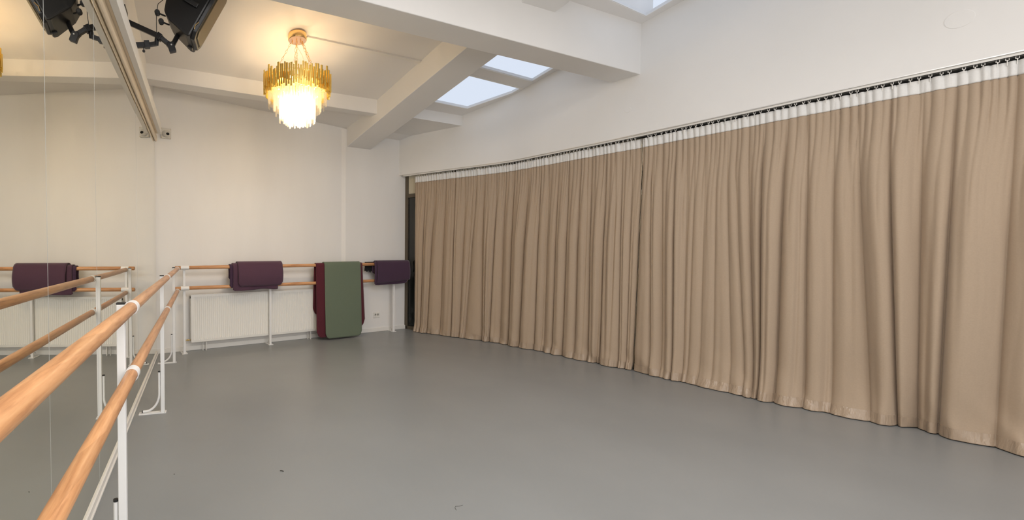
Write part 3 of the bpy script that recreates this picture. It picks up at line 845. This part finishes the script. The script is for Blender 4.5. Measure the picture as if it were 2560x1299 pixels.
br = empty('speaker_bracket', (-.02, 3.45, 3.03)); tag(br, 'black folding arm bracket holding the loudspeaker on the mirror wall', 'bracket')
OB = Vector(br.location)
J = Vector((.325, 3.30, 2.805)); TT = Vector((.238, 3.29, 2.872))
def sq(bm, p0, p1, w, h):
    p0, p1 = Vector(p0)-OB, Vector(p1)-OB; d = (p1-p0).normalized(); a = d.cross(Vector((0, 0, 1))).normalized()*w/2; c = a.cross(d).normalized()*h/2
    hexa(bm, [p0-a-c, p0+a-c, p0+a+c, p0-a+c], [p1-a-c, p1+a-c, p1+a+c, p1-a+c])
b = bmesh.new(); sq(b, (-.015, 3.44, 3.03), TT, .032, .036); obj('upper_arm', b, M_blackm, br, bevel=.003)
b = bmesh.new(); sq(b, TT+(Vector(TT)-Vector((-.015, 3.44, 3.03))).normalized()*-.02, TT+(J-TT).normalized()*.02, .042, .048); obj('arm_sleeve', b, M_blackm, br, bevel=.003)
b = bmesh.new(); sq(b, TT, J+Vector((-.02, 0, .022)), .026, .030); obj('extension', b, M_blackm, br, bevel=.002)
b = bmesh.new(); sq(b, (.060, 3.30, 2.790), (.165, 3.31, 2.812), .030, .036); obj('lower_arm', b, M_blackm, br, bevel=.003)
b = bmesh.new(); sq(b, (.132, 3.305, 2.806), (.168, 3.31, 2.814), .040, .050); sq(b, (.165, 3.31, 2.812), (.215, 3.31, 2.825), .024, .028); sq(b, (.215, 3.31, 2.812), (.222, 3.300, 2.875), .022, .028); obj('lower_link', b, M_blackm, br, bevel=.002)
b = bmesh.new(); tube(b, [Vector((.128, 3.30, 2.79))-OB, Vector((.128, 3.30, 2.765))-OB], .004, 8); lathe(b, [(.006, -.004), (.010, 0), (.010, .010), (.006, .013)], Matrix.Translation(Vector((.128, 3.30, 2.752))-OB), 12); obj('thumb_screw', b, M_black, br, smooth=True)
b = bmesh.new(); sq(b, J+Vector((.012, 0, -.035)), J+Vector((-.012, 0, .035)), .034, .050); sq(b, J+Vector((-.03, 0, .03)), J+Vector((.015, 0, -.02)), .030, .036); obj('tilt_head', b, M_blackm, br, bevel=.004)
b = bmesh.new(); tube(b, [J-OB, J+Vector((.06, .02, .14))-OB], .0175, 14); obj('pole', b, M_blackm, br, smooth=True)
b = bmesh.new(); lathe(b, [(.006, 0), (.006, .004), (.003, .006)], Matrix.Translation(J+Vector((0, -.020, .012))-OB) @ Matrix.Rotation(PI/2, 4, 'X'), 10); obj('bolt', b, M_alu, br)
b = bmesh.new(); box(b, (0, -.06, -.10), (.008, .06, .10)); obj('wall_plate', b, M_blackm, br)
b = bmesh.new()
for q in ((.262, 3.18, 2.925), (.236, 3.18, 2.985)):
    M = Matrix.Translation(Vector(q)-OB) @ Matrix.Rotation(PI/2, 4, 'X'); lathe(b, [(.012, -.02), (.019, -.012), (.019, .012), (.012, .02)], M, 16)
    tube(b, [Vector(q)-OB, Vector(q)+Vector((.05, .06, .015))-OB], .006, 8)
obj('locking_knob', b, M_black, br, smooth=True)
cb = bmesh.new(); tube(cb, [(.222, 3.27, 2.87), (.224, 3.24, 2.92), (.226, 3.22, 3.00), (.238, 3.22, 3.07), (.27, 3.25, 3.12)], .0025, 6)
tag(obj('speaker_cable', cb, M_black, None, smooth=True), 'thin black cable running from the bracket arm up behind the loudspeaker', 'cable')

# ------------------------------------------------------------------ FLOOR LINT
def lint(pts, r, label, m):
    b = bmesh.new(); tube(b, pts, r, 5); tag(obj('lint', b, m), label, 'lint')
lint([(.970, 2.360, .003), (.978, 2.357, .004), (.990, 2.350, .002)], .0022, 'tiny dark crumb on the grey floor, left of centre near the bottom', M_gap)
lint([(1.752, 1.795, .001), (1.755, 1.812, .002), (1.765, 1.823, .002), (1.785, 1.821, .001), (1.808, 1.825, .001)], .0007, 'single curled hair on the grey floor at the bottom centre', M_gap)
lint([(.37, 2.465, .001), (.374, 2.468, .002)], .002, 'tiny speck on the floor just right of the side barre', M_gap)

# ------------------------------------------------------------------ LIGHT
def point(name, loc, e, col, r): 
    l = bpy.data.lights.new(name, 'POINT'); l.energy = e; l.color = col; l.shadow_soft_size = r
    o = bpy.data.objects.new(name, l); link(o); o.location = loc; return o
for k, q in enumerate(bl):
    point('bulb_light', q+Vector((CH.x, CH.y, 2.55+(.045 if q.z > .3 else -.045))), 1.25 if q.z > .3 else (8.8 if q.z < .2 else 3.2), (1, .79, .53), .018)
def area(name, loc, rot, sx, sy, e, col):
    l = bpy.data.lights.new(name, 'AREA'); l.shape = 'RECTANGLE'; l.size = sx; l.size_y = sy; l.energy = e; l.color = col
    o = bpy.data.objects.new(name, l); link(o); o.location = loc; o.rotation_euler = rot; return o
# assumed ceiling lights, added unseen above the front half of the room
area('assumed_ceiling_light', (2.2, .2, 3.55), (0, 0, G), 2.6, 2.2, 115, (1, .96, .93))
area('assumed_ceiling_light', (4.2, -.4, 3.5), (0, 0, G), 1.6, 2.0, 12, (1, .96, .93))
# added fill light in front of the wall behind the camera, evens the walls
area('rear_fill_light', (2.9, -2.40, 1.8), (PI/2, 0, 0), 4.6, 2.4, 72, (.98, .97, .97))
# daylight falling in through the skylights
sl = math.atan(.2)
def sky_area(s, t, sx, sy, e):
    o = area('skylight_light', L(s, t, zr(t)+.12), (0, 0, 0), sx, sy, e, (.80, .89, 1))
    nrm = (Vector((0, 0, 1)) - N*.2).normalized(); xx = U; yy = nrm.cross(xx)
    o.rotation_euler = basis(Vector((0, 0, 0)), xx, yy, nrm).to_euler(); return o

w = bpy.data.worlds.new('World'); SC.world = w; w.use_nodes = True
bg = w.node_tree.nodes['Background']; bg.inputs[0].default_value = (.82, .89, 1.0, 1); bg.inputs[1].default_value = .90
# portals guide daylight through the skylight openings
for s, t, sx, sy in ((3.5, 1.42, .95, .62), (3.5, 2.19, .95, .62), (3.56, 3.78, .95, 1.43)):
    o = sky_area(s, t, sx, sy, 1); o.data.cycles.is_portal = True

# ------------------------------------------------------------------ CAMERA
cd = bpy.data.cameras.new('camera'); cam = bpy.data.objects.new('camera', cd); link(cam); SC.camera = cam
cd.sensor_width = 36; cd.lens = 1041.26/2560*36; cd.shift_x = (1280-750.877)/2560; cd.clip_start = .02
cam.location = (.52461, 0, 1.29065); cam.rotation_euler = (PI/2-.02477, 0, -.23594)

vs = SC.view_settings; vs.view_transform = 'Standard'; vs.look = 'None'; vs.exposure = .10; vs.gamma = 1; vs.use_curve_mapping = False
cy = SC.cycles
cy.max_bounces = 10; cy.diffuse_bounces = 5; cy.glossy_bounces = 5; cy.transparent_max_bounces = 32; cy.sample_clamp_indirect = 4; cy.use_denoising = True
cy.caustics_reflective = True; cy.caustics_refractive = False
